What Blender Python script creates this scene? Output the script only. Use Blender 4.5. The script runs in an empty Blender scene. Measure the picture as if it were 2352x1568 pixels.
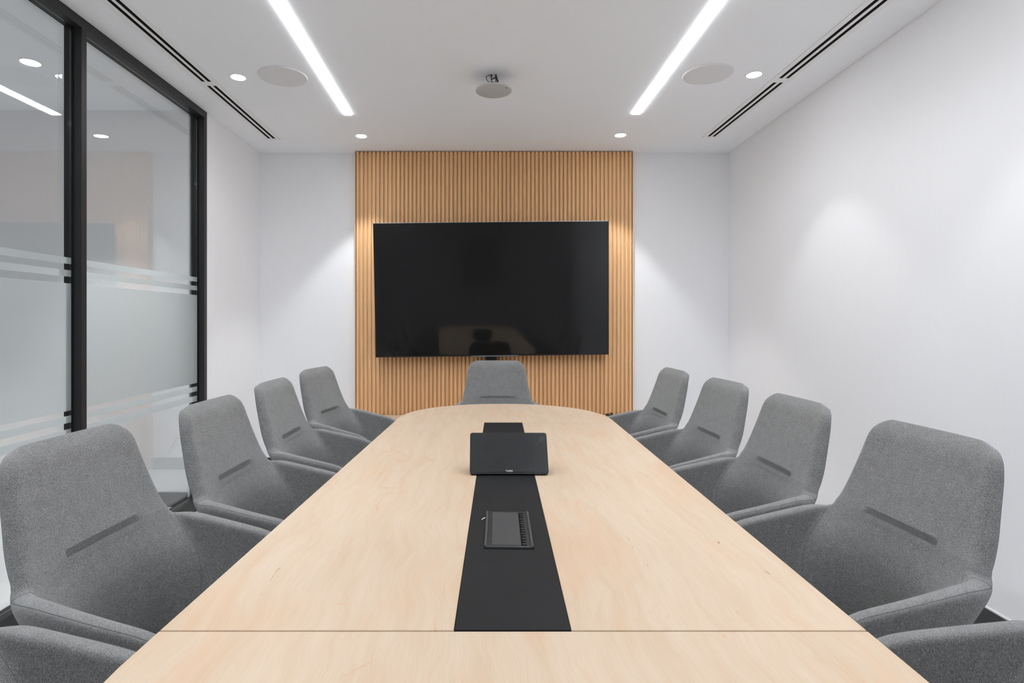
import bpy, bmesh, math, random
from mathutils import Vector, Matrix
random.seed(7)
S = bpy.context.scene
C = S.collection
PI = math.pi
H = 1.2466            # camera height
CEIL = H + 1.4174     # ceiling height
BACK = 4.80           # rear face of the room seen by the camera
LW = -1.865           # left wall face

# ------------------------------------------------------------------ materials
def new_mat(name):
    m = bpy.data.materials.new(name); m.use_nodes = True
    nt = m.node_tree
    return m, nt, nt.nodes['Principled BSDF']
def lin(r, g, b):
    f = lambda c: c/12.92 if c <= .04045 else ((c+.055)/1.055)**2.4
    return (f(r/255), f(g/255), f(b/255), 1)
def N(nt, t, **kw):
    n = nt.nodes.new(t)
    for k, v in kw.items():
        if k in n.inputs.keys(): n.inputs[k].default_value = v
        else: setattr(n, k, v)
    return n
def ramp(nt, stops):
    r = nt.nodes.new('ShaderNodeValToRGB')
    e = r.color_ramp.elements
    while len(e) < len(stops): e.new(.5)
    for i, (p, c) in enumerate(stops): e[i].position = p; e[i].color = c
    return r
def plain(name, col, rough=.5, spec=.5, metal=0, noise=0, scale=40, bump=0):
    m, nt, b = new_mat(name)
    b.inputs['Roughness'].default_value = rough
    b.inputs['Specular IOR Level'].default_value = spec
    b.inputs['Metallic'].default_value = metal
    tc = N(nt, 'ShaderNodeTexCoord')
    n = N(nt, 'ShaderNodeTexNoise', Scale=scale, Detail=4)
    nt.links.new(tc.outputs['Object'], n.inputs['Vector'])
    k = noise
    r = ramp(nt, [(.3, tuple(c*(1-k) for c in col[:3])+(1,)), (.7, tuple(min(1, c*(1+k)) for c in col[:3])+(1,))])
    nt.links.new(n.outputs['Fac'], r.inputs['Fac'])
    nt.links.new(r.outputs['Color'], b.inputs['Base Color'])
    if bump:
        bp = N(nt, 'ShaderNodeBump', Strength=bump, Distance=.002)
        nt.links.new(n.outputs['Fac'], bp.inputs['Height'])
        nt.links.new(bp.outputs['Normal'], b.inputs['Normal'])
    return m
def emit(name, strength, col=(1, 1, 1, 1)):
    m, nt, b = new_mat(name)
    b.inputs['Base Color'].default_value = (.8, .8, .8, 1)
    b.inputs['Emission Color'].default_value = col
    b.inputs['Emission Strength'].default_value = strength
    return m

def fabric_mat():
    m, nt, b = new_mat('grey_melange_fabric')
    tc = N(nt, 'ShaderNodeTexCoord')
    mp = N(nt, 'ShaderNodeMapping'); mp.inputs['Scale'].default_value = (1000, 1000, 230)
    nt.links.new(tc.outputs['Object'], mp.inputs['Vector'])
    n1 = N(nt, 'ShaderNodeTexNoise', Scale=1.0, Detail=2, Roughness=.6)
    nt.links.new(mp.outputs[0], n1.inputs['Vector'])
    n2 = N(nt, 'ShaderNodeTexNoise', Scale=850, Detail=2, Roughness=.7)
    nt.links.new(tc.outputs['Object'], n2.inputs['Vector'])
    n3 = N(nt, 'ShaderNodeTexNoise', Scale=38, Detail=3)
    nt.links.new(tc.outputs['Object'], n3.inputs['Vector'])
    a = N(nt, 'ShaderNodeMix', data_type='FLOAT'); a.inputs[0].default_value = .45
    nt.links.new(n1.outputs['Fac'], a.inputs[2]); nt.links.new(n2.outputs['Fac'], a.inputs[3])
    a2 = N(nt, 'ShaderNodeMix', data_type='FLOAT'); a2.inputs[0].default_value = .06
    nt.links.new(a.outputs[0], a2.inputs[2]); nt.links.new(n3.outputs['Fac'], a2.inputs[3])
    r = ramp(nt, [(.34, (.068, .067, .067, 1)), (.5, (.196, .195, .194, 1)), (.66, (.44, .438, .436, 1))])
    nt.links.new(a2.outputs[0], r.inputs['Fac'])
    nt.links.new(r.outputs['Color'], b.inputs['Base Color'])
    b.inputs['Roughness'].default_value = .95
    b.inputs['Specular IOR Level'].default_value = .15
    b.inputs['Sheen Weight'].default_value = .25
    b.inputs['Sheen Roughness'].default_value = .5
    bp = N(nt, 'ShaderNodeBump', Strength=.45, Distance=.0015)
    nt.links.new(a.outputs[0], bp.inputs['Height']); nt.links.new(bp.outputs['Normal'], b.inputs['Normal'])
    return m

def table_wood(seed):
    m, nt, b = new_mat('pale_maple_veneer')
    tc = N(nt, 'ShaderNodeTexCoord')
    mp = N(nt, 'ShaderNodeMapping'); mp.inputs['Location'].default_value = (seed*3.1, seed*1.7, 0)
    nt.links.new(tc.outputs['Object'], mp.inputs['Vector'])
    # warp
    nw = N(nt, 'ShaderNodeTexNoise', Scale=3.2, Detail=3); nt.links.new(mp.outputs[0], nw.inputs['Vector'])
    ws = N(nt, 'ShaderNodeVectorMath', operation='SCALE'); ws.inputs['Scale'].default_value = .10
    nt.links.new(nw.outputs['Color'], ws.inputs[0])
    wa = N(nt, 'ShaderNodeVectorMath', operation='ADD')
    nt.links.new(mp.outputs[0], wa.inputs[0]); nt.links.new(ws.outputs[0], wa.inputs[1])
    st = N(nt, 'ShaderNodeMapping'); st.inputs['Scale'].default_value = (14, 1.3, 1)
    nt.links.new(wa.outputs[0], st.inputs['Vector'])
    grain = N(nt, 'ShaderNodeTexNoise', Scale=3.0, Detail=6, Roughness=.55); nt.links.new(st.outputs[0], grain.inputs['Vector'])
    fine = N(nt, 'ShaderNodeMapping'); fine.inputs['Scale'].default_value = (420, 16, 1)
    nt.links.new(wa.outputs[0], fine.inputs['Vector'])
    pores = N(nt, 'ShaderNodeTexNoise', Scale=1.0, Detail=3); nt.links.new(fine.outputs[0], pores.inputs['Vector'])
    fl = N(nt, 'ShaderNodeMapping'); fl.inputs['Scale'].default_value = (15, 5.5, 1)
    nt.links.new(wa.outputs[0], fl.inputs['Vector'])
    fleck = N(nt, 'ShaderNodeTexNoise', Scale=1.0, Detail=7, Roughness=.72, Distortion=1.2); nt.links.new(fl.outputs[0], fleck.inputs['Vector'])
    big = N(nt, 'ShaderNodeTexNoise', Scale=1.6, Detail=2); nt.links.new(mp.outputs[0], big.inputs['Vector'])
    r1 = ramp(nt, [(.30, lin(203, 178, 152)), (.5, lin(207, 185, 161)), (.70, lin(210, 190, 168))])
    nt.links.new(grain.outputs['Fac'], r1.inputs['Fac'])
    rb = ramp(nt, [(.35, (.965, .955, .945, 1)), (.65, (1, 1, 1, 1))]); nt.links.new(big.outputs['Fac'], rb.inputs['Fac'])
    m1 = N(nt, 'ShaderNodeMix', data_type='RGBA', blend_type='MULTIPLY'); m1.inputs[0].default_value = 1
    nt.links.new(r1.outputs['Color'], m1.inputs[6]); nt.links.new(rb.outputs['Color'], m1.inputs[7])
    rp = ramp(nt, [(.3, (.955, .945, .93, 1)), (.6, (1, 1, 1, 1))]); nt.links.new(pores.outputs['Fac'], rp.inputs['Fac'])
    m2 = N(nt, 'ShaderNodeMix', data_type='RGBA', blend_type='MULTIPLY'); m2.inputs[0].default_value = 1
    nt.links.new(m1.outputs[2], m2.inputs[6]); nt.links.new(rp.outputs['Color'], m2.inputs[7])
    rf = ramp(nt, [(.615, (0, 0, 0, 1)), (.70, (.6, .6, .6, 1))]); nt.links.new(fleck.outputs['Fac'], rf.inputs['Fac'])
    m3 = N(nt, 'ShaderNodeMix', data_type='RGBA'); m3.inputs[7].default_value = lin(198, 152, 112)
    nt.links.new(rf.outputs['Color'], m3.inputs[0]); nt.links.new(m2.outputs[2], m3.inputs[6])
    pm = N(nt, 'ShaderNodeMapping'); pm.inputs['Scale'].default_value = (6.5, 1.9, 1); nt.links.new(wa.outputs[0], pm.inputs['Vector'])
    pn = N(nt, 'ShaderNodeTexNoise', Scale=1.0, Detail=4, Roughness=.6, Distortion=.6); nt.links.new(pm.outputs[0], pn.inputs['Vector'])
    pr = ramp(nt, [(.52, (0, 0, 0, 1)), (.72, (.45, .45, .45, 1))]); nt.links.new(pn.outputs['Fac'], pr.inputs['Fac'])
    m4 = N(nt, 'ShaderNodeMix', data_type='RGBA'); m4.inputs[7].default_value = lin(205, 168, 134)
    nt.links.new(pr.outputs['Color'], m4.inputs[0]); nt.links.new(m3.outputs[2], m4.inputs[6])
    km = N(nt, 'ShaderNodeMapping'); km.inputs['Scale'].default_value = (42, 7, 1); nt.links.new(wa.outputs[0], km.inputs['Vector'])
    kn = N(nt, 'ShaderNodeTexNoise', Scale=1.0, Detail=3, Roughness=.6, Distortion=1.5); nt.links.new(km.outputs[0], kn.inputs['Vector'])
    kr = ramp(nt, [(.715, (0, 0, 0, 1)), (.75, (.75, .75, .75, 1))]); nt.links.new(kn.outputs['Fac'], kr.inputs['Fac'])
    m5 = N(nt, 'ShaderNodeMix', data_type='RGBA'); m5.inputs[7].default_value = lin(158, 112, 78)
    nt.links.new(kr.outputs['Color'], m5.inputs[0]); nt.links.new(m4.outputs[2], m5.inputs[6])
    nt.links.new(m5.outputs[2], b.inputs['Base Color'])
    b.inputs['Roughness'].default_value = .5
    b.inputs['Specular IOR Level'].default_value = .3
    return m

def slat_wood():
    m, nt, b = new_mat('oak_slat_veneer')
    tc = N(nt, 'ShaderNodeTexCoord')
    mp = N(nt, 'ShaderNodeMapping'); mp.inputs['Scale'].default_value = (220, 220, 5)
    nt.links.new(tc.outputs['Object'], mp.inputs['Vector'])
    n = N(nt, 'ShaderNodeTexNoise', Scale=1.0, Detail=5, Roughness=.6); nt.links.new(mp.outputs[0], n.inputs['Vector'])
    mq = N(nt, 'ShaderNodeMapping'); mq.inputs['Scale'].default_value = (29.5, 1, .3)
    nt.links.new(tc.outputs['Object'], mq.inputs['Vector'])
    n2 = N(nt, 'ShaderNodeTexNoise', Scale=1.0, Detail=2); nt.links.new(mq.outputs[0], n2.inputs['Vector'])
    r = ramp(nt, [(.3, lin(226, 180, 130)), (.7, lin(243, 201, 152))]); nt.links.new(n.outputs['Fac'], r.inputs['Fac'])
    r2 = ramp(nt, [(.3, (.88, .87, .86, 1)), (.7, (1, 1, 1, 1))]); nt.links.new(n2.outputs['Fac'], r2.inputs['Fac'])
    mx = N(nt, 'ShaderNodeMix', data_type='RGBA', blend_type='MULTIPLY'); mx.inputs[0].default_value = 1
    nt.links.new(r.outputs['Color'], mx.inputs[6]); nt.links.new(r2.outputs['Color'], mx.inputs[7])
    nt.links.new(mx.outputs[2], b.inputs['Base Color'])
    b.inputs['Roughness'].default_value = .55
    b.inputs['Specular IOR Level'].default_value = .3
    return m

def wall_paint(name, col, streak=0.0):
    m, nt, b = new_mat(name)
    tc = N(nt, 'ShaderNodeTexCoord')
    mp = N(nt, 'ShaderNodeMapping'); mp.inputs['Scale'].default_value = (60, 60, 3)
    nt.links.new(tc.outputs['Object'], mp.inputs['Vector'])
    n = N(nt, 'ShaderNodeTexNoise', Scale=1.0, Detail=3); nt.links.new(mp.outputs[0], n.inputs['Vector'])
    r = ramp(nt, [(.3, tuple(c*(1-streak) for c in col[:3])+(1,)), (.7, tuple(col[:3])+(1,))])
    nt.links.new(n.outputs['Fac'], r.inputs['Fac']); nt.links.new(r.outputs['Color'], b.inputs['Base Color'])
    b.inputs['Roughness'].default_value = .75
    b.inputs['Specular IOR Level'].default_value = .25
    return m

def glass_mat(name, tint=(.955, .96, .955, 1), f0=.075):
    m = bpy.data.materials.new(name); m.use_nodes = True
    nt = m.node_tree; nt.nodes.clear()
    out = N(nt, 'ShaderNodeOutputMaterial')
    geo = N(nt, 'ShaderNodeNewGeometry')
    dt = N(nt, 'ShaderNodeVectorMath', operation='DOT_PRODUCT')
    nt.links.new(geo.outputs['Normal'], dt.inputs[0]); nt.links.new(geo.outputs['Incoming'], dt.inputs[1])
    ab = N(nt, 'ShaderNodeMath', operation='ABSOLUTE'); nt.links.new(dt.outputs['Value'], ab.inputs[0])
    om = N(nt, 'ShaderNodeMath', operation='SUBTRACT'); om.inputs[0].default_value = 1; nt.links.new(ab.outputs[0], om.inputs[1])
    pw = N(nt, 'ShaderNodeMath', operation='POWER'); pw.inputs[1].default_value = 5; nt.links.new(om.outputs[0], pw.inputs[0])
    ma = N(nt, 'ShaderNodeMath', operation='MULTIPLY_ADD'); ma.inputs[1].default_value = 1-f0; ma.inputs[2].default_value = f0
    nt.links.new(pw.outputs[0], ma.inputs[0])
    tr = N(nt, 'ShaderNodeBsdfTransparent'); tr.inputs['Color'].default_value = tint
    gl = N(nt, 'ShaderNodeBsdfGlossy'); gl.inputs['Roughness'].default_value = 0.0; gl.inputs['Color'].default_value = (1, 1, 1, 1)
    mx = N(nt, 'ShaderNodeMixShader')
    nt.links.new(ma.outputs[0], mx.inputs[0]); nt.links.new(tr.outputs[0], mx.inputs[1]); nt.links.new(gl.outputs[0], mx.inputs[2])
    nt.links.new(mx.outputs[0], out.inputs['Surface'])
    return m

def frost_mat():
    m = bpy.data.materials.new('frosted_film'); m.use_nodes = True
    nt = m.node_tree; nt.nodes.clear()
    out = N(nt, 'ShaderNodeOutputMaterial')
    tr = N(nt, 'ShaderNodeBsdfTranslucent'); tr.inputs['Color'].default_value = (.80, .83, .83, 1)
    df = N(nt, 'ShaderNodeBsdfDiffuse'); df.inputs['Color'].default_value = (.74, .77, .77, 1)
    tp = N(nt, 'ShaderNodeBsdfRefraction'); tp.inputs['Color'].default_value = (.85, .87, .87, 1)
    tp.inputs['Roughness'].default_value = .32; tp.inputs['IOR'].default_value = 1.12
    nz = N(nt, 'ShaderNodeTexNoise', Scale=900)
    tc = N(nt, 'ShaderNodeTexCoord'); nt.links.new(tc.outputs['Object'], nz.inputs['Vector'])
    bp = N(nt, 'ShaderNodeBump', Strength=.05, Distance=.0005); nt.links.new(nz.outputs['Fac'], bp.inputs['Height'])
    nt.links.new(bp.outputs['Normal'], df.inputs['Normal'])
    m1 = N(nt, 'ShaderNodeMixShader'); m1.inputs[0].default_value = .30
    nt.links.new(tr.outputs[0], m1.inputs[1]); nt.links.new(df.outputs[0], m1.inputs[2])
    m2 = N(nt, 'ShaderNodeMixShader'); m2.inputs[0].default_value = .45
    nt.links.new(m1.outputs[0], m2.inputs[1]); nt.links.new(tp.outputs[0], m2.inputs[2])
    nt.links.new(m2.outputs[0], out.inputs['Surface'])
    return m

M = {}
M['wall'] = wall_paint('white_wall_paint', lin(240, 240, 242), .01)
M['wallcloth'] = wall_paint('pale_grey_wallcovering', lin(238, 238, 240), .008)
M['greywall'] = wall_paint('mid_grey_paint', lin(150, 150, 152), .02)
M['ceiling'] = plain('white_ceiling_paint', lin(245, 247, 250), .9, .2, noise=.004, scale=300, bump=.03)
M['floor'] = plain('pale_grey_floor_tile', lin(222, 222, 222), .45, .4, noise=.04, scale=6)
M['skirt'] = plain('charcoal_skirting_paint', lin(52, 53, 56), .5, .4, noise=.05, scale=20)
M['skirtcap'] = plain('white_skirting_bead', lin(235, 235, 235), .4, .4, noise=.01)
M['frame'] = plain('black_aluminium', lin(36, 36, 37), .45, .4, noise=.06, scale=90)
M['gasket'] = plain('black_gasket_rubber', lin(18, 18, 18), .7, .2, noise=.05)
M['glass'] = glass_mat('clear_partition_glass')
M['frost'] = frost_mat()
M['strip'] = emit('led_strip_diffuser', 24, (.94, .985, 1.03, 1))
M['disc'] = emit('downlight_lens', 22, (1, .985, .96, 1))
M['white'] = plain('white_powder_coat', lin(222, 222, 222), .5, .4, noise=.01)
M['flange'] = plain('white_vent_enamel', lin(240, 240, 240), .6, .3, noise=.01)
M['grille'] = plain('speaker_grille_cloth', lin(228, 228, 228), .8, .2, noise=.05, scale=900, bump=.2)
M['pad'] = plain('pale_grey_plastic', lin(190, 190, 188), .55, .4, noise=.02)
M['black'] = plain('slot_black', lin(14, 14, 14), .8, .1, noise=.1)
M['steel'] = plain('brushed_steel', lin(120, 118, 115), .35, .5, 1, noise=.1, scale=200)
M['cable'] = plain('dark_brown_cable', lin(44, 36, 33), .5, .4, noise=.1)
M['fabric'] = fabric_mat()
M['thread'] = plain('grey_seam_thread', lin(112, 112, 113), .95, .1, noise=.2, scale=800)
M['base'] = plain('dark_chair_base_metal', lin(50, 50, 52), .4, .5, .6, noise=.05)
M['wood1'], M['wood2'], M['wood3'], M['wood4'] = [table_wood(k) for k in (1, 2.3, 3.9, 5.2)]
M['slat'] = slat_wood()
M['slatback'] = plain('dark_slat_backing', lin(190, 145, 104), .8, .2, noise=.1, scale=60)
M['inlay'] = plain('black_inlay_laminate', lin(30, 30, 31), .6, .2, noise=.12, scale=9)
M['boxblack'] = plain('satin_black_metal', lin(44, 44, 45), .42, .5, noise=.06, scale=120)
M['lid'] = plain('charcoal_lid', lin(66, 66, 66), .5, .4, noise=.04, scale=120)
M['tvscreen'] = plain('gloss_black_screen', (.004, .004, .004, 1), .38, .14, noise=.02)
_b = M['tvscreen'].node_tree.nodes['Principled BSDF']; _b.inputs['Coat Weight'].default_value = .8; _b.inputs['Coat Roughness'].default_value = .06; _b.inputs['Coat IOR'].default_value = 1.5
M['tvframe'] = plain('black_tv_bezel', lin(22, 22, 23), .35, .5, noise=.05)
M['trimgrey'] = plain('grey_trim_plastic', lin(105, 105, 106), .3, .5, noise=.05)
M['silver'] = plain('silver_trim', lin(190, 190, 190), .3, .5, .8, noise=.03)
M['tabscreen'] = plain('dark_tablet_glass', lin(38, 39, 41), .28, .5, noise=.15, scale=25)
M['tabbody'] = plain('black_tablet_plastic', lin(24, 24, 25), .4, .5, noise=.05)
M['logo'] = plain('pale_logo_print', lin(225, 225, 225), .5, .3, noise=.01)
M['film'] = glass_mat('clear_protective_film', (.985, .985, .985, 1), .014)
M['paper'] = plain('white_paper', lin(225, 225, 222), .8, .2, noise=.02)
M['picture'] = plain('muted_print', lin(122, 114, 106), .7, .3, noise=.2, scale=4)

# ------------------------------------------------------------------ geometry helpers
def box(bm, x0, x1, y0, y1, z0, z1, bev=0, seg=2):
    b = bmesh.new()
    bmesh.ops.create_cube(b, size=1)
    for v in b.verts:
        v.co = Vector((x0 if v.co.x < 0 else x1, y0 if v.co.y < 0 else y1, z0 if v.co.z < 0 else z1))
    if bev:
        bmesh.ops.bevel(b, geom=b.edges[:], offset=bev, segments=seg, affect='EDGES', profile=.5)
    merge(bm, b)
def merge(bm, b):
    me = bpy.data.meshes.new('tmp'); b.to_mesh(me); b.free(); bm.from_mesh(me); bpy.data.meshes.remove(me)
def lathe(bm, prof, c=(0, 0, 0), n=48):
    rings = []
    for r, z in prof:
        if r <= 1e-6: rings.append([bm.verts.new((c[0], c[1], c[2]+z))])
        else: rings.append([bm.verts.new((c[0]+r*math.cos(2*PI*k/n), c[1]+r*math.sin(2*PI*k/n), c[2]+z)) for k in range(n)])
    for a, b in zip(rings, rings[1:]):
        for k in range(n):
            k2 = (k+1) % n
            if len(a) == 1 and len(b) == 1: continue
            if len(a) == 1: bm.faces.new((a[0], b[k2], b[k]))
            elif len(b) == 1: bm.faces.new((a[k], a[k2], b[0]))
            else: bm.faces.new((a[k], a[k2], b[k2], b[k]))
def tube(bm, pts, r, n=8, closed=False):
    pts = [Vector(p) for p in pts]; rings = []; L = len(pts); prev = None
    for i, p in enumerate(pts):
        if closed: t = pts[(i+1) % L]-pts[(i-1) % L]
        else: t = pts[min(i+1, L-1)]-pts[max(i-1, 0)]
        if t.length < 1e-9: t = Vector((0, 0, 1))
        t.normalize()
        u = prev if prev is not None else (Vector((0, 0, 1)) if abs(t.z) < .9 else Vector((1, 0, 0)))
        u = (u-t*u.dot(t))
        if u.length < 1e-6: u = t.orthogonal()
        u.normalize(); prev = u; w = t.cross(u)
        rings.append([bm.verts.new(p+(u*math.cos(2*PI*k/n)+w*math.sin(2*PI*k/n))*r) for k in range(n)])
    seq = list(zip(rings, rings[1:])) + ([(rings[-1], rings[0])] if closed else [])
    for a, b in seq:
        for k in range(n): bm.faces.new((a[k], a[(k+1) % n], b[(k+1) % n], b[k]))
    if not closed:
        bm.faces.new(rings[0][::-1]); bm.faces.new(rings[-1])
def prism(bm, poly, z0, z1, bev=0):
    b = bmesh.new()
    f = b.faces.new([b.verts.new((x, y, z1)) for x, y in poly])
    if f.normal.z < 0: f.normal_flip()
    b.faces.ensure_lookup_table()
    r = bmesh.ops.extrude_face_region(b, geom=[b.faces[0]])
    for v in [g for g in r['geom'] if isinstance(g, bmesh.types.BMVert)]: v.co.z = z0
    bmesh.ops.recalc_face_normals(b, faces=b.faces[:])
    if bev:
        top = [e for e in b.edges if all(abs(v.co.z-z1) < 1e-6 for v in e.verts)]
        bmesh.ops.bevel(b, geom=top, offset=bev, segments=2, affect='EDGES', profile=.5)
    merge(bm, b)
def obj(name, bm, m, parent=None, smooth=False, angle=40):
    bmesh.ops.recalc_face_normals(bm, faces=bm.faces[:])
    me = bpy.data.meshes.new(name); bm.to_mesh(me); bm.free()
    me.materials.append(m)
    if smooth:
        me.polygons.foreach_set('use_smooth', [True]*len(me.polygons))
        try: me.set_sharp_from_angle(angle=math.radians(angle))
        except Exception: pass
    o = bpy.data.objects.new(name, me); C.objects.link(o)
    if parent: o.parent = parent
    return o
def tag(o, label, cat, group=None):
    o['label'] = label; o['category'] = cat
    if group: o['group'] = group
    return o
def thing(name, label, cat, loc=(0, 0, 0), rz=0, group=None):
    o = bpy.data.objects.new(name, None); C.objects.link(o)
    o.empty_display_size = .05
    o.location = loc; o.rotation_euler = (0, 0, rz)
    return tag(o, label, cat, group)
def struct(o, label=None):
    o['kind'] = 'structure'
    if label: o['label'] = label
    return o
def sbox(name, m, x0, x1, y0, y1, z0, z1, label=None):
    bm = bmesh.new(); box(bm, x0, x1, y0, y1, z0, z1)
    return struct(obj(name, bm, m), label)
def copy_tree(o, parent=None):
    c = o.copy(); C.objects.link(c)
    if parent: c.parent = parent
    for ch in list(o.children): copy_tree(ch, c)
    return c

# ------------------------------------------------------------------ room shell
RW0, RW1 = 1.996, 2.083       # right wall face at the near end and the far end (slightly skewed room)
def rwx(y): return 2.0347 + (y-2.5136)*(2.0823-2.0347)/(4.8-2.5136)
NEAR = -1.9
XO = -4.6                      # outer wall of the room beyond the glass
sbox('floor', M['floor'], XO-.1, 2.4, NEAR-.1, BACK+.2, -.1, 0, 'pale grey floor of the meeting room')
sbox('ceiling', M['ceiling'], XO-.1, 2.4, NEAR-.1, BACK+.2, CEIL, CEIL+.1, 'plain white ceiling with recessed light strips')
sbox('wall_back', M['wall'], LW-.1, 2.4, BACK, BACK+.1, 0, CEIL, 'white wall behind the slatted wood panel')
bm = bmesh.new(); prism(bm, [(rwx(NEAR), NEAR), (rwx(BACK), BACK), (rwx(BACK)+.1, BACK), (rwx(NEAR)+.1, NEAR)], 0, CEIL)
struct(obj('wall_right', bm, M['wallcloth']), 'pale grey plain wall on the right')
sbox('wall_front', M['greywall'], LW-.1, 2.4, NEAR-.1, NEAR, 0, CEIL, 'grey wall behind the camera')
sbox('wall_left', M['wall'], LW-.10, LW, 3.869, BACK, 0, CEIL, 'short white wall between glass partition and corner')
sbox('wall_left_near', M['wall'], LW-.10, LW, NEAR, 1.46, 0, CEIL, 'white wall beside the near end of the glass')
# neighbouring room beyond the glass
sbox('wall_corridor_end', M['wall'], XO, LW-.10, 3.83, 3.93, 0, CEIL, 'white end wall seen through the glass')
sbox('wall_corridor_side', M['wall'], XO-.1, XO, NEAR, 3.93, 0, CEIL, 'white far wall of the room beyond the glass')
sbox('wall_corridor_front', M['wall'], XO, LW-.10, NEAR-.1, NEAR, 0, CEIL)
sbox('baseboard_corridor', M['skirt'], XO, LW-.11, 3.815, 3.83, 0, .095, 'charcoal skirting seen through the glass')
# baseboards: charcoal board with a pale bead on top
def skirting(name, poly_lo, poly_bead):
    bm = bmesh.new(); prism(bm, poly_lo, 0, .098, .002)
    s = struct(obj(name, bm, M['skirt']), 'charcoal skirting board with thin white top bead')
    bm = bmesh.new(); prism(bm, poly_bead, .098, .104)
    b = obj('bead', bm, M['skirtcap'], s); b['label'] = 'thin white bead'
y0, y1 = NEAR, BACK
skirting('baseboard_right', [(rwx(y0)-.014, y0), (rwx(y1)-.014, y1), (rwx(y1), y1), (rwx(y0), y0)],
         [(rwx(y0)-.010, y0), (rwx(y1)-.010, y1), (rwx(y1), y1), (rwx(y0), y0)])
for nm, xa, xb in (('baseboard_back', LW, -1.06), ('baseboard_back_right', 1.28, rwx(BACK)-.016)):
    skirting(nm, [(xa, BACK-.014), (xb, BACK-.014), (xb, BACK), (xa, BACK)], [(xa, BACK-.01), (xb, BACK-.01), (xb, BACK), (xa, BACK)])
skirting('baseboard_left', [(LW, 3.875), (LW, BACK-.016), (LW+.014, BACK-.016), (LW+.014, 3.875)], [(LW, 3.875), (LW, BACK-.016), (LW+.01, BACK-.016), (LW+.01, 3.875)])

# ------------------------------------------------------------------ glass partition: two windows in black aluminium frames
GX = -1.914                    # glass plane
FB = -1.948                    # back of the frame
def window(name, ya, yb, label, posts):
    r = bpy.data.objects.new(name, None); C.objects.link(r); struct(r, label)
    bm = bmesh.new()
    box(bm, LW-.036, LW+.002, ya, yb, CEIL-.047, CEIL, .0015)         # face bar
    box(bm, FB, LW-.036, ya, yb, CEIL-.040, CEIL, .0015)              # channel holding the pane
    obj('head_rail', bm, M['frame'], r)
    bm = bmesh.new()
    box(bm, LW-.036, LW+.002, ya, yb, 0, .082, .0015); box(bm, FB, LW-.036, ya, yb, 0, .074, .0015)
    obj('bottom_rail', bm, M['frame'], r)
    for (p0, p1) in posts:
        bm = bmesh.new()
        box(bm, LW-.034, LW+.002, p0, p1, .082, CEIL-.047, .0015)
        box(bm, FB, LW-.034, p0+.002, p1-.002, .074, CEIL-.040, .0015)
        obj('post', bm, M['frame'], r)
    ga = min([p[1] for p in posts if abs(p[0]-ya) < .02] + [ya+.001]); 
    gb = max([p[0] for p in posts if abs(p[1]-yb) < .02] + [yb-.001]) 
    ga = [p[1] for p in posts if abs(p[0]-ya) < .02][0] if any(abs(p[0]-ya) < .02 for p in posts) else ya+.001
    gb = [p[0] for p in posts if abs(p[1]-yb) < .02][0] if any(abs(p[1]-yb) < .02 for p in posts) else yb-.001
    bm = bmesh.new(); box(bm, GX-.005, GX+.005, ga+.001, gb-.001, .076, CEIL-.042)
    pane = obj('pane', bm, M['glass'], r); pane['label'] = 'clear glass pane'
    for (za, zb) in ((.2638, .2935), (.2053, .2353), (-.415, .1741), (-.4706, -.438), (-.536, -.4994)):
        bm = bmesh.new()
        vs = [bm.verts.new(p) for p in ((GX+.0065, ga+.002, H+za), (GX+.0065, gb-.002, H+za), (GX+.0065, gb-.002, H+zb), (GX+.0065, ga+.002, H+zb))]
        bm.faces.new(vs)
        f = obj('frosted_band', bm, M['frost'], pane); f['label'] = 'frosted film band'
    for yy in (ga+.001, gb-.006):
        bm = bmesh.new(); box(bm, GX+.007, GX+.013, yy, yy+.005, .076, CEIL-.042); obj('gasket', bm, M['gasket'], pane)
    return r
window('window_1', 1.46, 2.654, 'left clear glass pane with frosted bands in a black frame', [(1.46, 1.495)])
window('window_2', 2.654, 3.869, 'right clear glass pane with frosted bands, between two black posts', [(2.654, 2.689), (3.828, 3.869)])

# ------------------------------------------------------------------ slatted wall panel
PX0, PX1, PY = -1.046, 1.262, 4.738
t = thing('slat_wall_panel', 'tall light oak vertical slat panel on the back wall behind the television', 'wall panel', (0, PY, 0))
bm = bmesh.new(); box(bm, PX0, PX1, .030, BACK-PY-.001, 0.0, CEIL-.001)
obj('backing', bm, M['slatback'], t)
bm = bmesh.new()
ns = 68; pitch = (PX1-PX0)/ns
for k in range(ns):
    xc = PX0+(k+.5)*pitch; hw = pitch*.335
    prof = [(-hw, .032), (-hw, .006), (-hw+.002, .0015), (-hw+.005, 0), (hw-.005, 0), (hw-.002, .0015), (hw, .006), (hw, .032)]
    lo = [bm.verts.new((xc+a, b, .0)) for a, b in prof]; hi = [bm.verts.new((xc+a, b, CEIL-.007)) for a, b in prof]
    for i in range(len(prof)-1): bm.faces.new((lo[i], lo[i+1], hi[i+1], hi[i]))
    bm.faces.new(hi); bm.faces.new(lo[::-1])
    # shallow shoulder between slats
    x0 = xc+hw; x1 = xc+pitch-hw
    if k < ns-1:
        q = [(x0, .018), (x1, .018)]
        a = [bm.verts.new((p, d, 0)) for p, d in q]; b = [bm.verts.new((p, d, CEIL-.010)) for p, d in q]
        bm.faces.new((a[0], a[1], b[1], b[0]))
obj('slats', bm, M['slat'], t)
bm = bmesh.new(); box(bm, PX0-.004, PX0, 0.0, BACK-PY-.001, 0, CEIL-.004); box(bm, PX1, PX1+.004, 0.0, BACK-PY-.001, 0, CEIL-.004)
obj('edge_trim', bm, M['slat'], t)

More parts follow.
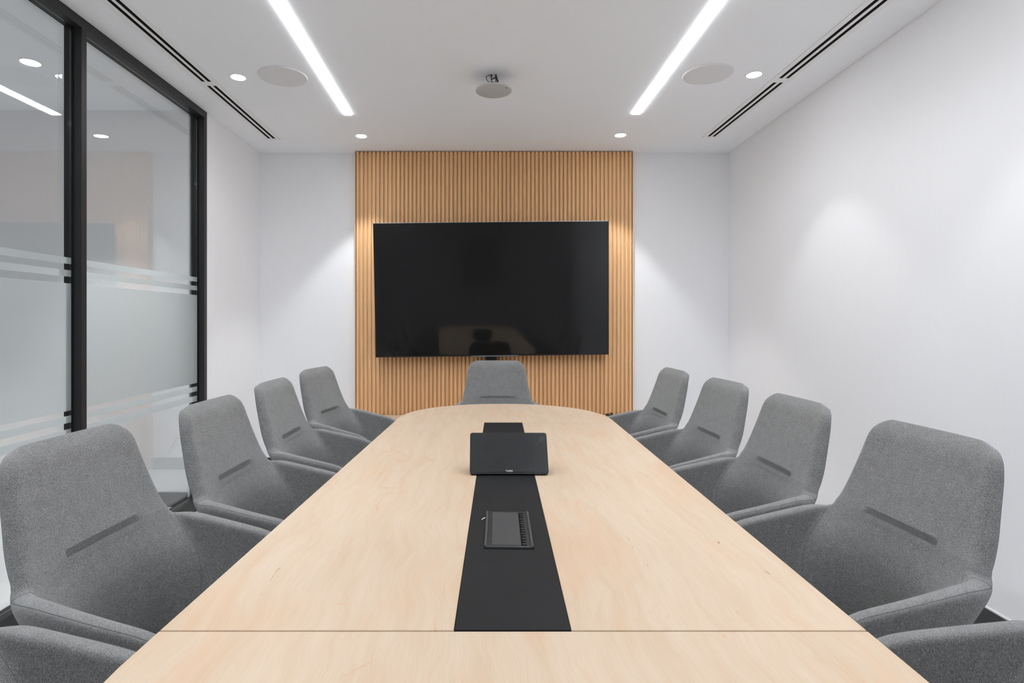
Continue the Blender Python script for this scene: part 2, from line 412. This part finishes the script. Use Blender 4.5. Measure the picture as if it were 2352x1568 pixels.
# low cabinet under the panel
t = thing('low_cabinet', 'low light wood cabinet along the foot of the slatted panel', 'cabinet', (.108, 4.53, 0))
bm = bmesh.new(); box(bm, -1.15, 1.15, -.20, .20, .445, .467, .002); obj('worktop', bm, M['wood2'], t)
bm = bmesh.new(); box(bm, -1.13, 1.13, -.18, .20, .06, .445); obj('carcass', bm, M['slat'], t)
bm = bmesh.new(); box(bm, -1.10, 1.10, -.15, .18, 0, .06); obj('plinth', bm, M['skirt'], t)
for k in range(4):
    xa = -1.125+k*.5625
    bm = bmesh.new(); box(bm, xa+.003, xa+.5595, -.199, -.18, .07, .44, .001); d = obj('door', bm, M['slat'], t)
# small dark items on the cabinet
bm = bmesh.new(); box(bm, -.045, .045, -.018, .018, 0, .018, .004, 3); box(bm, -.02, .02, -.019, -.017, .004, .012)
o = obj('remote_control', bm, M['tvframe']); o.location = (1.147, 4.66, .467); o.rotation_euler = (0, 0, .1)
tag(o, 'flat black remote on the low cabinet below the slatted panel, right of a cable coil', 'remote control')
bm = bmesh.new()
tube(bm, [(.027*math.cos(a*.35)*(1+.05*math.sin(a)), .022*math.sin(a*.35), .005+.0006*a) for a in range(40)], .004, 6)
o = obj('cable_coil', bm, M['cable'], None, True); o.location = (1.045, 4.64, .467)
tag(o, 'small dark brown coil of cable on the low cabinet, left of the black remote', 'cable')

# ------------------------------------------------------------------ television
TVC = Vector((.0865, 4.605, H+.255))
t = thing('television', 'large black flat television with a dark glossy screen on the slatted panel', 'television', TVC)
t.rotation_euler = (math.radians(2.8), -math.radians(.68), math.radians(.7)); t.rotation_mode = 'XYZ'
tw, th = .949, .541
bm = bmesh.new(); box(bm, -tw, tw, 0, .035, -th, th, .003); box(bm, -.5, .5, .035, .055, -.35, .25, .008)
obj('housing', bm, M['tvframe'], t)
bm = bmesh.new(); box(bm, -tw+.004, tw-.004, -.003, -.0002, -th+.012, th-.003, .0008); o = obj('screen', bm, M['tvscreen'], t); o['label'] = 'glossy black screen'
bm = bmesh.new(); box(bm, -tw, tw, .001, .012, th, th+.003); o = obj('top_trim', bm, M['silver'], t); o['label'] = 'thin silver top edge'
bm = bmesh.new(); box(bm, -.17, .21, -.006, .0, -th-.004, -th+.005, .002); o = obj('bottom_bar', bm, M['trimgrey'], t); o['label'] = 'thin grey bar under the screen'  # thin grey bar along the lower edge of the screen
bm = bmesh.new(); box(bm, -.052, .038, .03, .10, -th-.13, -th+.2, .004); obj('mount', bm, M['tvframe'], t)

# ------------------------------------------------------------------ ceiling fittings
def strip_light(name, xa, ya, xb, yb, label):
    t = thing(name, label, 'light', (xa, ya, CEIL), -math.atan2(xb-xa, yb-ya), 'recessed light strips in the ceiling')
    L = math.hypot(xb-xa, yb-ya)
    bm = bmesh.new(); box(bm, -.0235, .0235, 0, L, -.005, -.0005, .001); d = obj('diffuser', bm, M['strip'], t); d['label'] = 'glowing white diffuser'
    bm = bmesh.new()
    box(bm, -.0245, -.0235, -.001, L+.001, -.001, 0); box(bm, .0235, .0245, -.001, L+.001, -.001, 0)
    box(bm, -.0235, .0235, -.001, 0, -.001, 0); box(bm, -.0235, .0235, L, L+.001, -.001, 0)
    obj('trim', bm, M['white'], t); strip_beam(t, L)
def strip_beam(t, L):
    ld = bpy.data.lights.new('strip_beam', 'AREA'); ld.shape = 'RECTANGLE'; ld.size = .045; ld.size_y = L
    ld.energy = STRIP_W*L; ld.spread = math.radians(145); ld.color = (.94, .985, 1.03)
    lo = bpy.data.objects.new('strip_beam', ld); C.objects.link(lo); lo.parent = t; lo.location = (0, L/2, -.008)
STRIP_W = 2.4
strip_light('strip_light', -.872, -.6, -.912, 3.908, 'long white glowing light strip in the ceiling on the glass wall side')
strip_light('strip_light', 1.03, -.6, 1.058, 3.895, 'long white glowing light strip in the ceiling on the plain wall side')

SPOT_W = 12.5
def downlight(x, y, label, r=.0405, power=SPOT_W):
    t = thing('downlight', label, 'light', (x, y, CEIL), 0, 'round recessed downlights')
    bm = bmesh.new(); lathe(bm, [(0, -.0035), (r*.96, -.0035), (r, -.002), (r, 0)]); d = obj('lens', bm, M['disc'], t, True); d['label'] = 'glowing round lens'
    bm = bmesh.new(); lathe(bm, [(r, 0), (r+.0008, -.003), (r+.004, -.0028), (r+.006, 0)]); obj('trim_ring', bm, M['white'], t, True)
    ld = bpy.data.lights.new('downlight_beam', 'SPOT'); ld.energy = power; ld.spot_size = math.radians(74); ld.spot_blend = .35
    ld.shadow_soft_size = .03; ld.color = (.95, .985, 1.0)
    lo = bpy.data.objects.new('downlight_beam', ld); C.objects.link(lo); lo.parent = t; lo.location = (0, 0, -.012)
    return t
downlight(-1.412, 3.308, 'round downlight in the ceiling between the left speaker and left air slot')
downlight(1.570, 3.273, 'round downlight in the ceiling between the right speaker and right air slot')
downlight(-.917, 4.359, 'round downlight above the left edge of the slatted panel', .0405, 36)
downlight(1.062, 4.338, 'round downlight above the right edge of the slatted panel', .0405, 36)
downlight(-2.47, 3.119, 'round downlight seen through the upper left glass pane', .046, 62)
for x, y in ((-3.6, 2.6), (-2.6, .9)):  # unseen downlights added to brighten the room beyond the glass
    downlight(x, y, 'added unseen downlight brightening the room beyond the glass, outside the picture', .046, 62)
for x, y in ((1.57, 1.86), (-1.412, 1.86), (1.57, .45), (-1.412, .45), (1.57, -.95), (-1.412, -.95)):
    downlight(x, y, 'round downlight in the ceiling nearer the camera than the picture shows')
def room_light(x, y, p):
    pass

def speaker(x, y, label, r=.136):
    t = thing('ceiling_speaker', label, 'speaker', (x, y, CEIL), 0, 'round ceiling speakers')
    bm = bmesh.new(); lathe(bm, [(0, -.0065), (r*.9, -.0062), (r*.985, -.005), (r*.985, -.001)], n=72); obj('grille', bm, M['grille'], t, True, 60)
    bm = bmesh.new(); lathe(bm, [(r*.985, -.001), (r*.985, -.006), (r, -.005), (r+.002, -.0005)], n=72); obj('rim', bm, M['white'], t, True)
speaker(-1.149, 3.296, 'round flush grey ceiling speaker beside the left light strip')
speaker(1.301, 3.267, 'round flush grey ceiling speaker beside the right light strip')

def diffuser(label, xi, xo, y0, y1, skew=0):
    s = 1 if xo > xi else -1
    xm = (xi+xo)/2; L = y1-y0
    t = thing('air_diffuser', label, 'air vent', (xm, y0, CEIL), skew, 'linear air slots in the ceiling')
    h = abs(xo-xi)/2; sw = .0105
    bm = bmesh.new()
    z0, z1 = -.0045, -.0005
    box(bm, -h-.040, -h-sw, 0, L, z0, z1, .0008); box(bm, -h+sw, h-sw, .028, L-.028, z0, z1); box(bm, h+sw, h+.040, 0, L, z0, z1, .0008)
    box(bm, -h-sw, h+sw, 0, .028, z0, z1); box(bm, -h-sw, h+sw, L-.028, L, z0, z1)
    obj('flange', bm, M['flange'], t)
    for sx in (-h, h):  # solid black strips stand in for the shade inside the open slots
        bm = bmesh.new(); box(bm, sx-sw, sx+sw, .028, L-.028, -.0022, -.0004); o = obj('slot', bm, M['black'], t); o['label'] = 'flat black strip for the shade inside a slot'
diffuser('far double slot air vent in the ceiling beside the glass wall, short section', -1.604, -1.640, 3.392, 4.44)
diffuser('long near double slot air vent in the ceiling along the glass wall', -1.604, -1.640, 1.2, 3.392)
diffuser('far double slot air vent in the ceiling along the plain right wall, short section', 1.744, 1.7825, 3.345, 4.39, .0)
diffuser('long near double slot air vent in the ceiling along the plain right wall', 1.744, 1.7825, 1.2, 3.345, .0)

# hanging round pad under the ceiling on its clips and cables
t = thing('ceiling_microphone', 'round pale grey pad hanging from the ceiling on short clips and dark cables', 'microphone', (.073, 3.279, CEIL))
zd = 1.3246-1.4174
bm = bmesh.new(); lathe(bm, [(0, zd-.004), (.098, zd-.004), (.1035, zd-.001), (.1045, zd+.003), (.1035, zd+.008), (.06, zd+.010), (0, zd+.010)], n=64)
obj('pad', bm, M['pad'], t, True)
bm = bmesh.new(); box(bm, -.0075, .0075, -.002, .002, zd-.0052, zd-.003, .0005)
bmesh.ops.rotate(bm, verts=bm.verts, cent=(0, 0, 0), matrix=Matrix.Rotation(.89, 3, 'Z'))
bmesh.ops.translate(bm, verts=bm.verts, vec=(.0700, -.056, 0)); o = obj('indicator_slot', bm, M['black'], t); o['label'] = 'small dark slot'
for sx in (-.014, .012):
    bm = bmesh.new(); box(bm, sx-.003, sx+.003, -.006, .006, zd+.01, 0, .001); box(bm, sx-.006, sx+.006, -.009, .009, -.012, 0, .001); obj('clip', bm, M['steel'], t)
for k, (r, pts) in enumerate(((.0035, [(-.022, 0, zd+.01), (-.022, -.008, zd+.03), (-.010, -.012, zd+.045), (.010, -.012, zd+.042), (.018, -.006, zd+.03), (.012, 0, -.01)]),
                 (.004, [(.030, 0, zd+.01), (.024, -.006, zd+.022), (.014, -.012, zd+.03), (0, -.012, zd+.035), (-.014, -.008, zd+.03), (-.02, 0, zd+.01)]),
                 (.0035, [(-.012, -.004, -.03), (0, -.012, -.024), (.012, -.012, -.026), (.018, -.006, -.045), (.008, 0, zd+.01)]),
                 (.0018, [(-.012, -.004, 0), (-.030, -.01, -.012), (-.032, -.01, -.026), (-.02, -.006, -.045)]))):
    bm = bmesh.new()
    P = [Vector((p[0]*1.35, p[1], p[2])) for p in pts]; Q = []
    for i in range(len(P)-1):
        p0, p1, p2, p3 = P[max(i-1, 0)], P[i], P[i+1], P[min(i+2, len(P)-1)]
        for q in range(6):
            u = q/6
            Q.append(.5*((2*p1)+(p2-p0)*u+(2*p0-5*p1+4*p2-p3)*u*u+(3*p1-p0-3*p2+p3)*u**3))
    Q.append(P[-1])
    tube(bm, Q, r, 8); obj('cable', bm, M['cable'], t, True)

# ------------------------------------------------------------------ conference table
TZ = .75; TT = .032
t = thing('conference_table', 'long pale maple conference table with rounded ends and a black centre strip', 'table', (.06, 1.85, 0))
tx, ty = .06, 1.85
def Lx(y): return -.516+.046*(y-.9128)
def Rx(y): return .6195+.0205*(y-.9128)
def sl(y): return -.0426+(.017+.0426)*(y-.9128)/(2.785-.9128)
def sr(y): return .1439+(.2003-.1439)*(y-.9128)/(2.785-.9128)
Y0, Y1 = .9128, 2.785
g = .0014
def loc(poly): return [(x-tx, y-ty) for x, y in poly]
def leaf(ya, yc, yend, far):
    cx, hw = (Lx(yc)+Rx(yc))/2, (Rx(yc)-Lx(yc))/2
    pts = []
    n = 48; ex = 2.12
    for k in range(n+1):
        a = PI*k/n
        ca, sa = math.cos(a), math.sin(a)
        pts.append((cx+hw*math.copysign(abs(ca)**(2/ex), ca), yc+(yend-yc)*abs(sa)**(2/ex)))
    return [(Lx(ya), ya), (Rx(ya), ya)] + pts
bev = .0015
bm = bmesh.new(); prism(bm, loc(leaf(Y1+g, 2.88, 3.416, True)), TZ-TT, TZ, bev); o = obj('far_leaf', bm, M['wood1'], t)
bm = bmesh.new(); prism(bm, loc(leaf(Y0-g, .815, .28, False)), TZ-TT, TZ, bev); o = obj('near_leaf', bm, M['wood2'], t)
bm = bmesh.new(); prism(bm, loc([(Lx(Y0), Y0+g), (sl(Y0)-g, Y0+g), (sl(Y1)-g, Y1-g), (Lx(Y1), Y1-g)]), TZ-TT, TZ, bev); obj('side_panel', bm, M['wood3'], t)
bm = bmesh.new(); prism(bm, loc([(sr(Y0)+g, Y0+g), (Rx(Y0), Y0+g), (Rx(Y1), Y1-g), (sr(Y1)+g, Y1-g)]), TZ-TT, TZ, bev); obj('side_panel', bm, M['wood4'], t)
bm = bmesh.new(); prism(bm, loc([(sl(Y0), Y0+g), (sr(Y0), Y0+g), (sr(Y1), Y1-g), (sl(Y1), Y1-g)]), TZ-TT, TZ+.0006, .001); o = obj('centre_strip', bm, M['inlay'], t); o['label'] = 'matt black centre strip'
for yy in (.95, 2.75):
    bm = bmesh.new(); box(bm, -.28, .28, yy-ty-.03, yy-ty+.03, 0, TZ-TT-.002, .002); obj('leg_panel', bm, M['wood1'], t)
bm = bmesh.new(); box(bm, -.02, .02, 1.0-ty, 2.7-ty, .3, .66, .002); obj('beam', bm, M['base'], t)

# flip-up cable box in the black strip
t = thing('cable_box', 'black flush cable outlet box with brush slots set in the black table strip', 'cable outlet', (.0645, 1.356, TZ), -.03)
hx, hy = .0545, .117
bm = bmesh.new()
box(bm, -hx, -hx+.006, -hy, hy, 0, .0055, .0015); box(bm, hx-.006, hx, -hy, hy, 0, .0055, .0015); box(bm, -hx, hx, -hy, -hy+.007, 0, .0055, .0015); box(bm, -hx, hx, hy-.004, hy, 0, .003, .001)
obj('frame', bm, M['lid'], t)
bm = bmesh.new(); box(bm, -hx+.006, hx-.006, -hy+.007, hy-.004, .0006, .0016); obj('recess', bm, M['boxblack'], t)
bm = bmesh.new(); box(bm, -.038, .027, -hy+.014, hy-.007, .0016, .0036, .0006); o = obj('lid', bm, M['lid'], t); o['label'] = 'charcoal lid plate'
bm = bmesh.new(); box(bm, .028, .0395, -hy+.012, hy-.007, .0016, .0022); slot = obj('slot', bm, M['black'], t); slot['label'] = 'open cable slot'
bm = bmesh.new()
for k in range(13):
    yy = -hy+.018+k*.0158
    box(bm, .0305+.0015*(k % 2), .0395, yy, yy+.0085, .0022, .0034, .0004)
obj('brush', bm, M['boxblack'], slot)
bm = bmesh.new(); tube(bm, [(-.004, -.006, .0012), (.0, -.001, .002), (.004, .002, .002), (.003, .008, .0012)], .0011, 6)
o = obj('paper_scrap', bm, M['paper']); o.location = (.0055, 1.425, TZ+.0006)
tag(o, 'tiny white scrap on the black table strip, left of the cable box', 'scrap')

# touch panel on the table
t = thing('touch_panel', 'black tilted touch panel tablet standing on the black table strip', 'tablet', (.0905, 1.823, TZ+.0008))
A = Vector((0, .004, .005)); B = Vector((0, .074, .1236)); up = (B-A).normalized(); nrm = Vector((0, -up.z, up.y)); Lh = (B-A).length
def onface(u, v, d): return Vector((u, 0, 0))+A+up*v+nrm*d
def plate(bm, w, v0, v1, d0, d1, r, n=6):
    pts = []
    for (cu, cv, a0) in ((w-r, v1-r, 0), (-w+r, v1-r, PI/2), (-w+r, v0+r, PI), (w-r, v0+r, 1.5*PI)):
        for k in range(n+1):
            a = a0+PI/2*k/n; pts.append((cu+r*math.cos(a), cv+r*math.sin(a)))
    f = [bm.verts.new(onface(u, v, d1)) for u, v in pts]; b = [bm.verts.new(onface(u, v, d0)) for u, v in pts]
    bm.faces.new(f); bm.faces.new(b[::-1])
    for i in range(len(pts)):
        j = (i+1) % len(pts); bm.faces.new((f[i], b[i], b[j], f[j]))
bm = bmesh.new(); plate(bm, .127, 0, Lh, -.012, 0, .008)
# wedge stand behind
q = [onface(0, .004, -.012), onface(0, Lh*.9, -.012)]
for_w = .10
w = [bm.verts.new(Vector((s*for_w, p.y, max(p.z, .0002)))) for s in (-1, 1) for p in (Vector((0, q[0].y, .0002)), q[1], Vector((0, q[1].y+.055, .0002)))]
bm.faces.new((w[0], w[1], w[2])); bm.faces.new((w[5], w[4], w[3])); bm.faces.new((w[0], w[3], w[4], w[1])); bm.faces.new((w[1], w[4], w[5], w[2])); bm.faces.new((w[2], w[5], w[3], w[0]))
obj('housing', bm, M['tabbody'], t)
bm = bmesh.new(); plate(bm, .1215, .005, Lh-.005, .0002, .0012, .005); tabscreen = obj('screen', bm, M['tabscreen'], t); tabscreen['label'] = 'dark grey screen'
# lettering
cu = bpy.data.curves.new('lettering', 'FONT'); cu.body = 'Yealink'; cu.size = .0078; cu.align_x = 'CENTER'; cu.extrude = .0001; cu.offset = .00012
to = bpy.data.objects.new('lettering_tmp', cu); C.objects.link(to)
dg = bpy.context.evaluated_depsgraph_get()
me = bpy.data.meshes.new_from_object(to.evaluated_get(dg)); bpy.data.objects.remove(to)
Rm = Matrix((Vector((1, 0, 0)), up, nrm)).transposed()
for v in me.vertices: v.co = Rm @ v.co + onface(0, .0075, .0014)
me.materials.clear(); me.materials.append(M['logo'])
o = bpy.data.objects.new('lettering', me); C.objects.link(o); o.parent = tabscreen; o['label'] = 'pale printed lettering'
# crinkled protective film peeling at the upper right
bm = bmesh.new(); nu, nv = 90, 60; G = []
for i in range(nu+1):
    row = []
    for j in range(nv+1):
        u = .1225-.040*(i/nu); v = Lh+.001-.141*(j/nv)**1.3
        near = math.exp(-(((u-.122)/.014)**2+((v-Lh)/.026)**2))
        d = .0018+.0020*math.sin(u*900+v*300)*near+.0018*math.sin(v*700-u*500)*near+.003*near+.0002*math.exp(-((u-.112)/.012)**2)*math.sin(v*260+u*350)
        row.append(bm.verts.new(onface(u, v, d)))
    G.append(row)
for i in range(nu):
    for j in range(nv): bm.faces.new((G[i][j], G[i+1][j], G[i+1][j+1], G[i][j+1]))
o = obj('protective_film', bm, M['film'], tabscreen, True, 180); o['label'] = 'clear crinkled protective film'

# ------------------------------------------------------------------ chairs
def interp(tab, z):
    if z <= tab[0][0]: return tab[0][1]
    for (a, va), (b, vb) in zip(tab, tab[1:]):
        if z <= b:
            u = (z-a)/(b-a); return va+(vb-va)*u
    return tab[-1][1]
ZT = .982; ZJ = .722
W_TAB = [(.36, .185), (.45, .215), (.60, .232), (.722, .233), (.76, .224), (.85, .205), (.93, .192), (.982, .184)]
D_TAB = [(.36, .07), (.45, .098), (.55, .112), (.65, .106), (.74, .082), (.80, .058), (.90, .023), (.94, .011), (.965, -.002), (.982, -.016)]
def backpt(u, z, w):
    e = interp([(.36, .10), (.60, .070), (.70, .018), (.76, .004), (.977, .012)], z)
    return Vector((u*w, interp(D_TAB, z)+e*abs(u*w/interp(W_TAB, z))**3.2, z))
def chair_shell():
    bm = bmesh.new()
    us = [-1, -.87, -.70, -.5, -.25, 0, .25, .5, .70, .87, 1]
    zs = [.37, .40, .47, .54, .60, .65, .695, ZJ]
    zsu = [.7285, .7325, .736, .740, .744, .749, .757, .775, .80, .84, .88, .91]
    r = .052
    corner = [ZT-r+r*math.sin(math.radians(a)) for a in (12, 32, 52, 70, 90)]
    rows = [(z, interp(W_TAB, z)) for z in zs+zsu]
    for a, z in zip((12, 32, 52, 70, 90), corner):
        rows.append((z, interp(W_TAB, z)-r*(1-math.cos(math.radians(a)))))
    grid = [[bm.verts.new(backpt(u, z, w)) for u in us] for z, w in rows]
    nb = len(us)-1
    for i in range(len(rows)-1):
        for j in range(nb): bm.faces.new((grid[i][j], grid[i][j+1], grid[i+1][j+1], grid[i+1][j])).material_index = 0
    # arms: columns from the seam forward
    ss = [.10, .24, .45, .66, .84, .95, 1.0]
    nj = len(zs)
    for side, col in ((1, nb), (-1, 0)):
        prev = [grid[i][col] for i in range(nj)]
        p_end = []
        for s in ss:
            cur = []
            for i, z in enumerate(zs):
                f = (z-zs[0])/(ZJ-zs[0])                 # 0 bottom .. 1 top
                ztop = ZJ+.001-.070*s-.018*max(0, (s-.84)/.16)**2
                zbot = .37+.0*s
                zz = zbot+(ztop-zbot)*f
                p0 = backpt(side, z, interp(W_TAB, z))
                xw = abs(p0.x)
                xout = xw+.012*(1-(1-s)**2.0)*f+.006*s*(1-f)-.012*max(0, s-.6)*f
                yf = p0.y+(.400-p0.y-.02*(1-f))*s
                cur.append(bm.verts.new((side*xout, yf, zz)))
            for i in range(nj-1):
                q = (prev[i], cur[i], cur[i+1], prev[i+1]) if side == 1 else (cur[i], prev[i], prev[i+1], cur[i+1])
                bm.faces.new(q).material_index = 1 if side == 1 else 2
            prev = cur
    wl = {}
    for (z, w), row in zip(rows, grid):
        for v in row: wl[v] = interp([(.37, .62), (.60, .68), (.722, .70), (.80, .70), (.90, .60), (.982, .50)], z)
    for v in bm.verts:
        if v not in wl: wl[v] = interp([(.13, .66), (.20, .60), (.30, .56), (.41, .50)], v.co.y)
    bm.verts.index_update()
    wts = [wl[v] for v in bm.verts]
    bmesh.ops.recalc_face_normals(bm, faces=bm.faces[:])
    # make normals face the sitter (+y)
    c = [f for f in bm.faces if f.material_index == 0]
    if sum(f.normal.y for f in c) < 0: bmesh.ops.reverse_faces(bm, faces=bm.faces[:])
    me = bpy.data.meshes.new('shell'); bm.to_mesh(me); bm.free()
    for k in range(9): me.materials.append(M['fabric'])
    o = bpy.data.objects.new('shell_tmp', me); C.objects.link(o)
    vg = o.vertex_groups.new(name='thick')
    for i, q in enumerate(wts): vg.add([i], q, 'REPLACE')
    so = o.modifiers.new('s', 'SOLIDIFY'); so.vertex_group = 'thick'; so.thickness = .066; so.offset = -1; so.use_even_offset = False
    so.material_offset = 3; so.material_offset_rim = 6
    sb = o.modifiers.new('d', 'SUBSURF'); sb.levels = 3; sb.render_levels = 3
    dg = bpy.context.evaluated_depsgraph_get(); dg.update()
    ev = bpy.data.meshes.new_from_object(o.evaluated_get(dg))
    bpy.data.objects.remove(o)
    return ev
def polylines(edges):
    adj = {}
    for a, b in edges: adj.setdefault(a, []).append(b); adj.setdefault(b, []).append(a)
    seen = set(); out = []
    def key(a, b): return (min(a, b), max(a, b))
    starts = [v for v in adj if len(adj[v]) != 2] + list(adj)
    for s in starts:
        for n in adj[s]:
            if key(s, n) in seen: continue
            line = [s, n]; seen.add(key(s, n))
            while len(adj[line[-1]]) == 2:
                nx = [v for v in adj[line[-1]] if key(line[-1], v) not in seen]
                if not nx: break
                seen.add(key(line[-1], nx[0])); line.append(nx[0])
            out.append(line)
    return out
def make_chair(label):
    t = thing('armchair', label, 'chair', (0, 0, 0), 0, 'grey meeting armchairs around the table')
    me = chair_shell()
    bm = bmesh.new(); bm.from_mesh(me); bpy.data.meshes.remove(me)
    # short horizontal slit pressed into the front of the backrest
    bm.normal_update()
    disp = []
    for v in bm.verts:
        if abs(v.co.x) < .14 and abs(v.co.z-.742) < .03 and v.normal.y > .5:
            fx = min(1, max(0, (.120-abs(v.co.x))/.010))
            dz = v.co.z-.742
            st = lambda q: max(0, min(1, q))**2*(3-2*max(0, min(1, q)))
            fz = st((dz+.0052)/.0022)*(1-st((dz-.0015)/.0125))
            disp.append((v, -v.normal*.016*fx*fz + v.normal*.003*fx*math.exp(-((dz+.012)/.008)**2)))
    for v, d in disp: v.co += d
    seam = [[], []]
    for e in bm.edges:
        if len(e.link_faces) != 2: continue
        a, b = (f.material_index for f in e.link_faces)
        if a % 3 != b % 3: seam[0].append((e.verts[0].index, e.verts[1].index))
        elif {a//3, b//3} == {1, 2}: seam[1].append((e.verts[0].index, e.verts[1].index))
    bm.verts.ensure_lookup_table()
    co = [v.co.copy() for v in bm.verts]; no = [v.normal.copy() for v in bm.verts]
    sm = bmesh.new()
    for grp in seam:
        for ln in polylines(grp):
            if len(ln) < 3: continue
            cl = ln[0] == ln[-1]
            pts = [co[i]-no[i]*.0004 for i in (ln[:-1] if cl else ln)]
            if all(p.z < .39 for p in pts): continue
            tube(sm, pts, .0011, 5, cl)
    parts = {0: 'backrest', 1: 'armrest', 2: 'armrest'}
    for k in (0, 1, 2):
        b = bm.copy()
        bmesh.ops.delete(b, geom=[f for f in b.faces if f.material_index % 3 != k], context='FACES')
        for f in b.faces: f.material_index = 0
        m2 = bpy.data.meshes.new(parts[k]); b.to_mesh(m2); b.free()
        m2.materials.append(M['fabric'])
        m2.polygons.foreach_set('use_smooth', [True]*len(m2.polygons))
        o = bpy.data.objects.new(parts[k], m2); C.objects.link(o); o.parent = t
        # keep shading continuous over the seam
        nn = {tuple(round(c, 5) for c in co[i]): no[i] for i in range(len(co))}
        m2.normals_split_custom_set_from_vertices([nn[tuple(round(c, 5) for c in v.co)] for v in m2.vertices])
    bm.free()
    obj('seam', sm, M['thread'], t, True)
    # seat cushion
    b = bmesh.new()
    b2 = bmesh.new(); bmesh.ops.create_cube(b2, size=1)
    for v in b2.verts:
        fr = v.co.y > 0
        v.co = Vector((math.copysign(.235 if fr else .205, v.co.x), .50 if fr else .12, .455 if v.co.z > 0 else .365))
    bmesh.ops.bevel(b2, geom=b2.edges[:], offset=.035, segments=4, affect='EDGES', profile=.5)
    merge(b, b2); obj('seat', b, M['fabric'], t, True, 60)
    b = bmesh.new(); lathe(b, [(0, .30), (.028, .30), (.028, .10), (.034, .09), (.034, .05), (0, .05)], (0, .27, 0), 24); lathe(b, [(0, .37), (.12, .37), (.11, .345), (.03, .29), (0, .29)], (0, .27, 0), 24); obj('pedestal', b, M['base'], t, True)
    for k in range(4):
        b = bmesh.new(); a = PI/4+k*PI/2
        v0 = Vector((math.cos(a), math.sin(a), 0)); w = Vector((-v0.y, v0.x, 0)); c = Vector((0, .27, 0))
        ring = []
        for d, hw, zb, zt in ((.02, .022, .045, .085), (.15, .018, .030, .062), (.29, .014, .0, .030)):
            ring.append([b.verts.new(c+v0*d+w*s*hw+Vector((0, 0, z))) for s, z in ((-1, zb), (1, zb), (1, zt), (-1, zt))])
        for p, q in zip(ring, ring[1:]):
            for i in range(4): b.faces.new((p[i], p[(i+1) % 4], q[(i+1) % 4], q[i]))
        b.faces.new(ring[0][::-1]); b.faces.new(ring[-1])
        obj('leg', b, M['base'], t)
    return t
CH = [
 ('grey armchair at the bottom left corner of the photo, only its arm shows', -.955, .745, -92),
 ('grey armchair by the glass wall, second from the camera, before the black middle post', -.965, 1.350, -93.9),
 ('grey armchair by the glass wall, third from the camera, below the far black post', -.910, 1.935, -92.4),
 ('grey armchair before the short white wall, second from the far end, left row', -.933, 2.573, -91.2),
 ('farthest grey armchair in the glass wall row, beside the left edge of the slatted panel', -.934, 3.245, -99.9),
 ('grey armchair at the bottom right corner of the photo, only its arm shows', 1.06, .735, 79),
 ('big grey armchair along the plain right wall, second from the camera', 1.108, 1.409, 91.6),
 ('grey armchair along the plain right wall, third from the camera', 1.092, 1.98, 90.2),
 ('grey armchair in the right row, second from the far end', 1.10, 2.57, 93.0),
 ('farthest grey armchair in the right row, beside the right edge of the slatted panel', 1.068, 3.165, 91.8),
 ('grey armchair at the far head of the table, below the television', .105, 3.838, 180.8)]
proto = make_chair(CH[0][0])
for i, (lab, x, y, a) in enumerate(CH):
    o = proto if i == 0 else copy_tree(proto)
    o.location = (x, y, 0); o.rotation_euler = (0, 0, math.radians(a)); o['label'] = lab

# faint framed print on the wall behind the camera (mirrored in the television)
t = thing('picture_frame', 'framed print on the wall behind the camera, mirrored faintly in the television', 'picture', (.17, NEAR, 1.75))
bm = bmesh.new()
box(bm, -.33, .33, 0.001, .03, -.42, -.39); box(bm, -.33, .33, .001, .03, .39, .42); box(bm, -.33, -.30, .001, .03, -.39, .39); box(bm, .30, .33, .001, .03, -.39, .39)
obj('frame', bm, M['frame'], t)
bm = bmesh.new(); box(bm, -.30, .30, .001, .015, -.39, .39); obj('print', bm, M['picture'], t)

# ------------------------------------------------------------------ camera, world, view
cam = bpy.data.cameras.new('camera'); co_ = bpy.data.objects.new('camera', cam); C.objects.link(co_)
co_.location = (0, 0, H); co_.rotation_euler = (PI/2, 0, 0)
cam.sensor_width = 36; cam.lens = 1307/2352*36
cam.shift_x = 71/2352; cam.shift_y = -47/2352
cam.clip_start = .02
S.camera = co_
w = bpy.data.worlds.new('world'); S.world = w; w.use_nodes = True
w.node_tree.nodes['Background'].inputs[0].default_value = (.02, .02, .02, 1)
S.view_settings.view_transform = 'Standard'; S.view_settings.look = 'None'
S.view_settings.exposure = 0.42; S.view_settings.gamma = 1
S.view_settings.use_curve_mapping = False
S.cycles.max_bounces = 12; S.cycles.diffuse_bounces = 6; S.cycles.transparent_max_bounces = 16
S.cycles.use_denoising = True
S.cycles.sample_clamp_indirect = 8
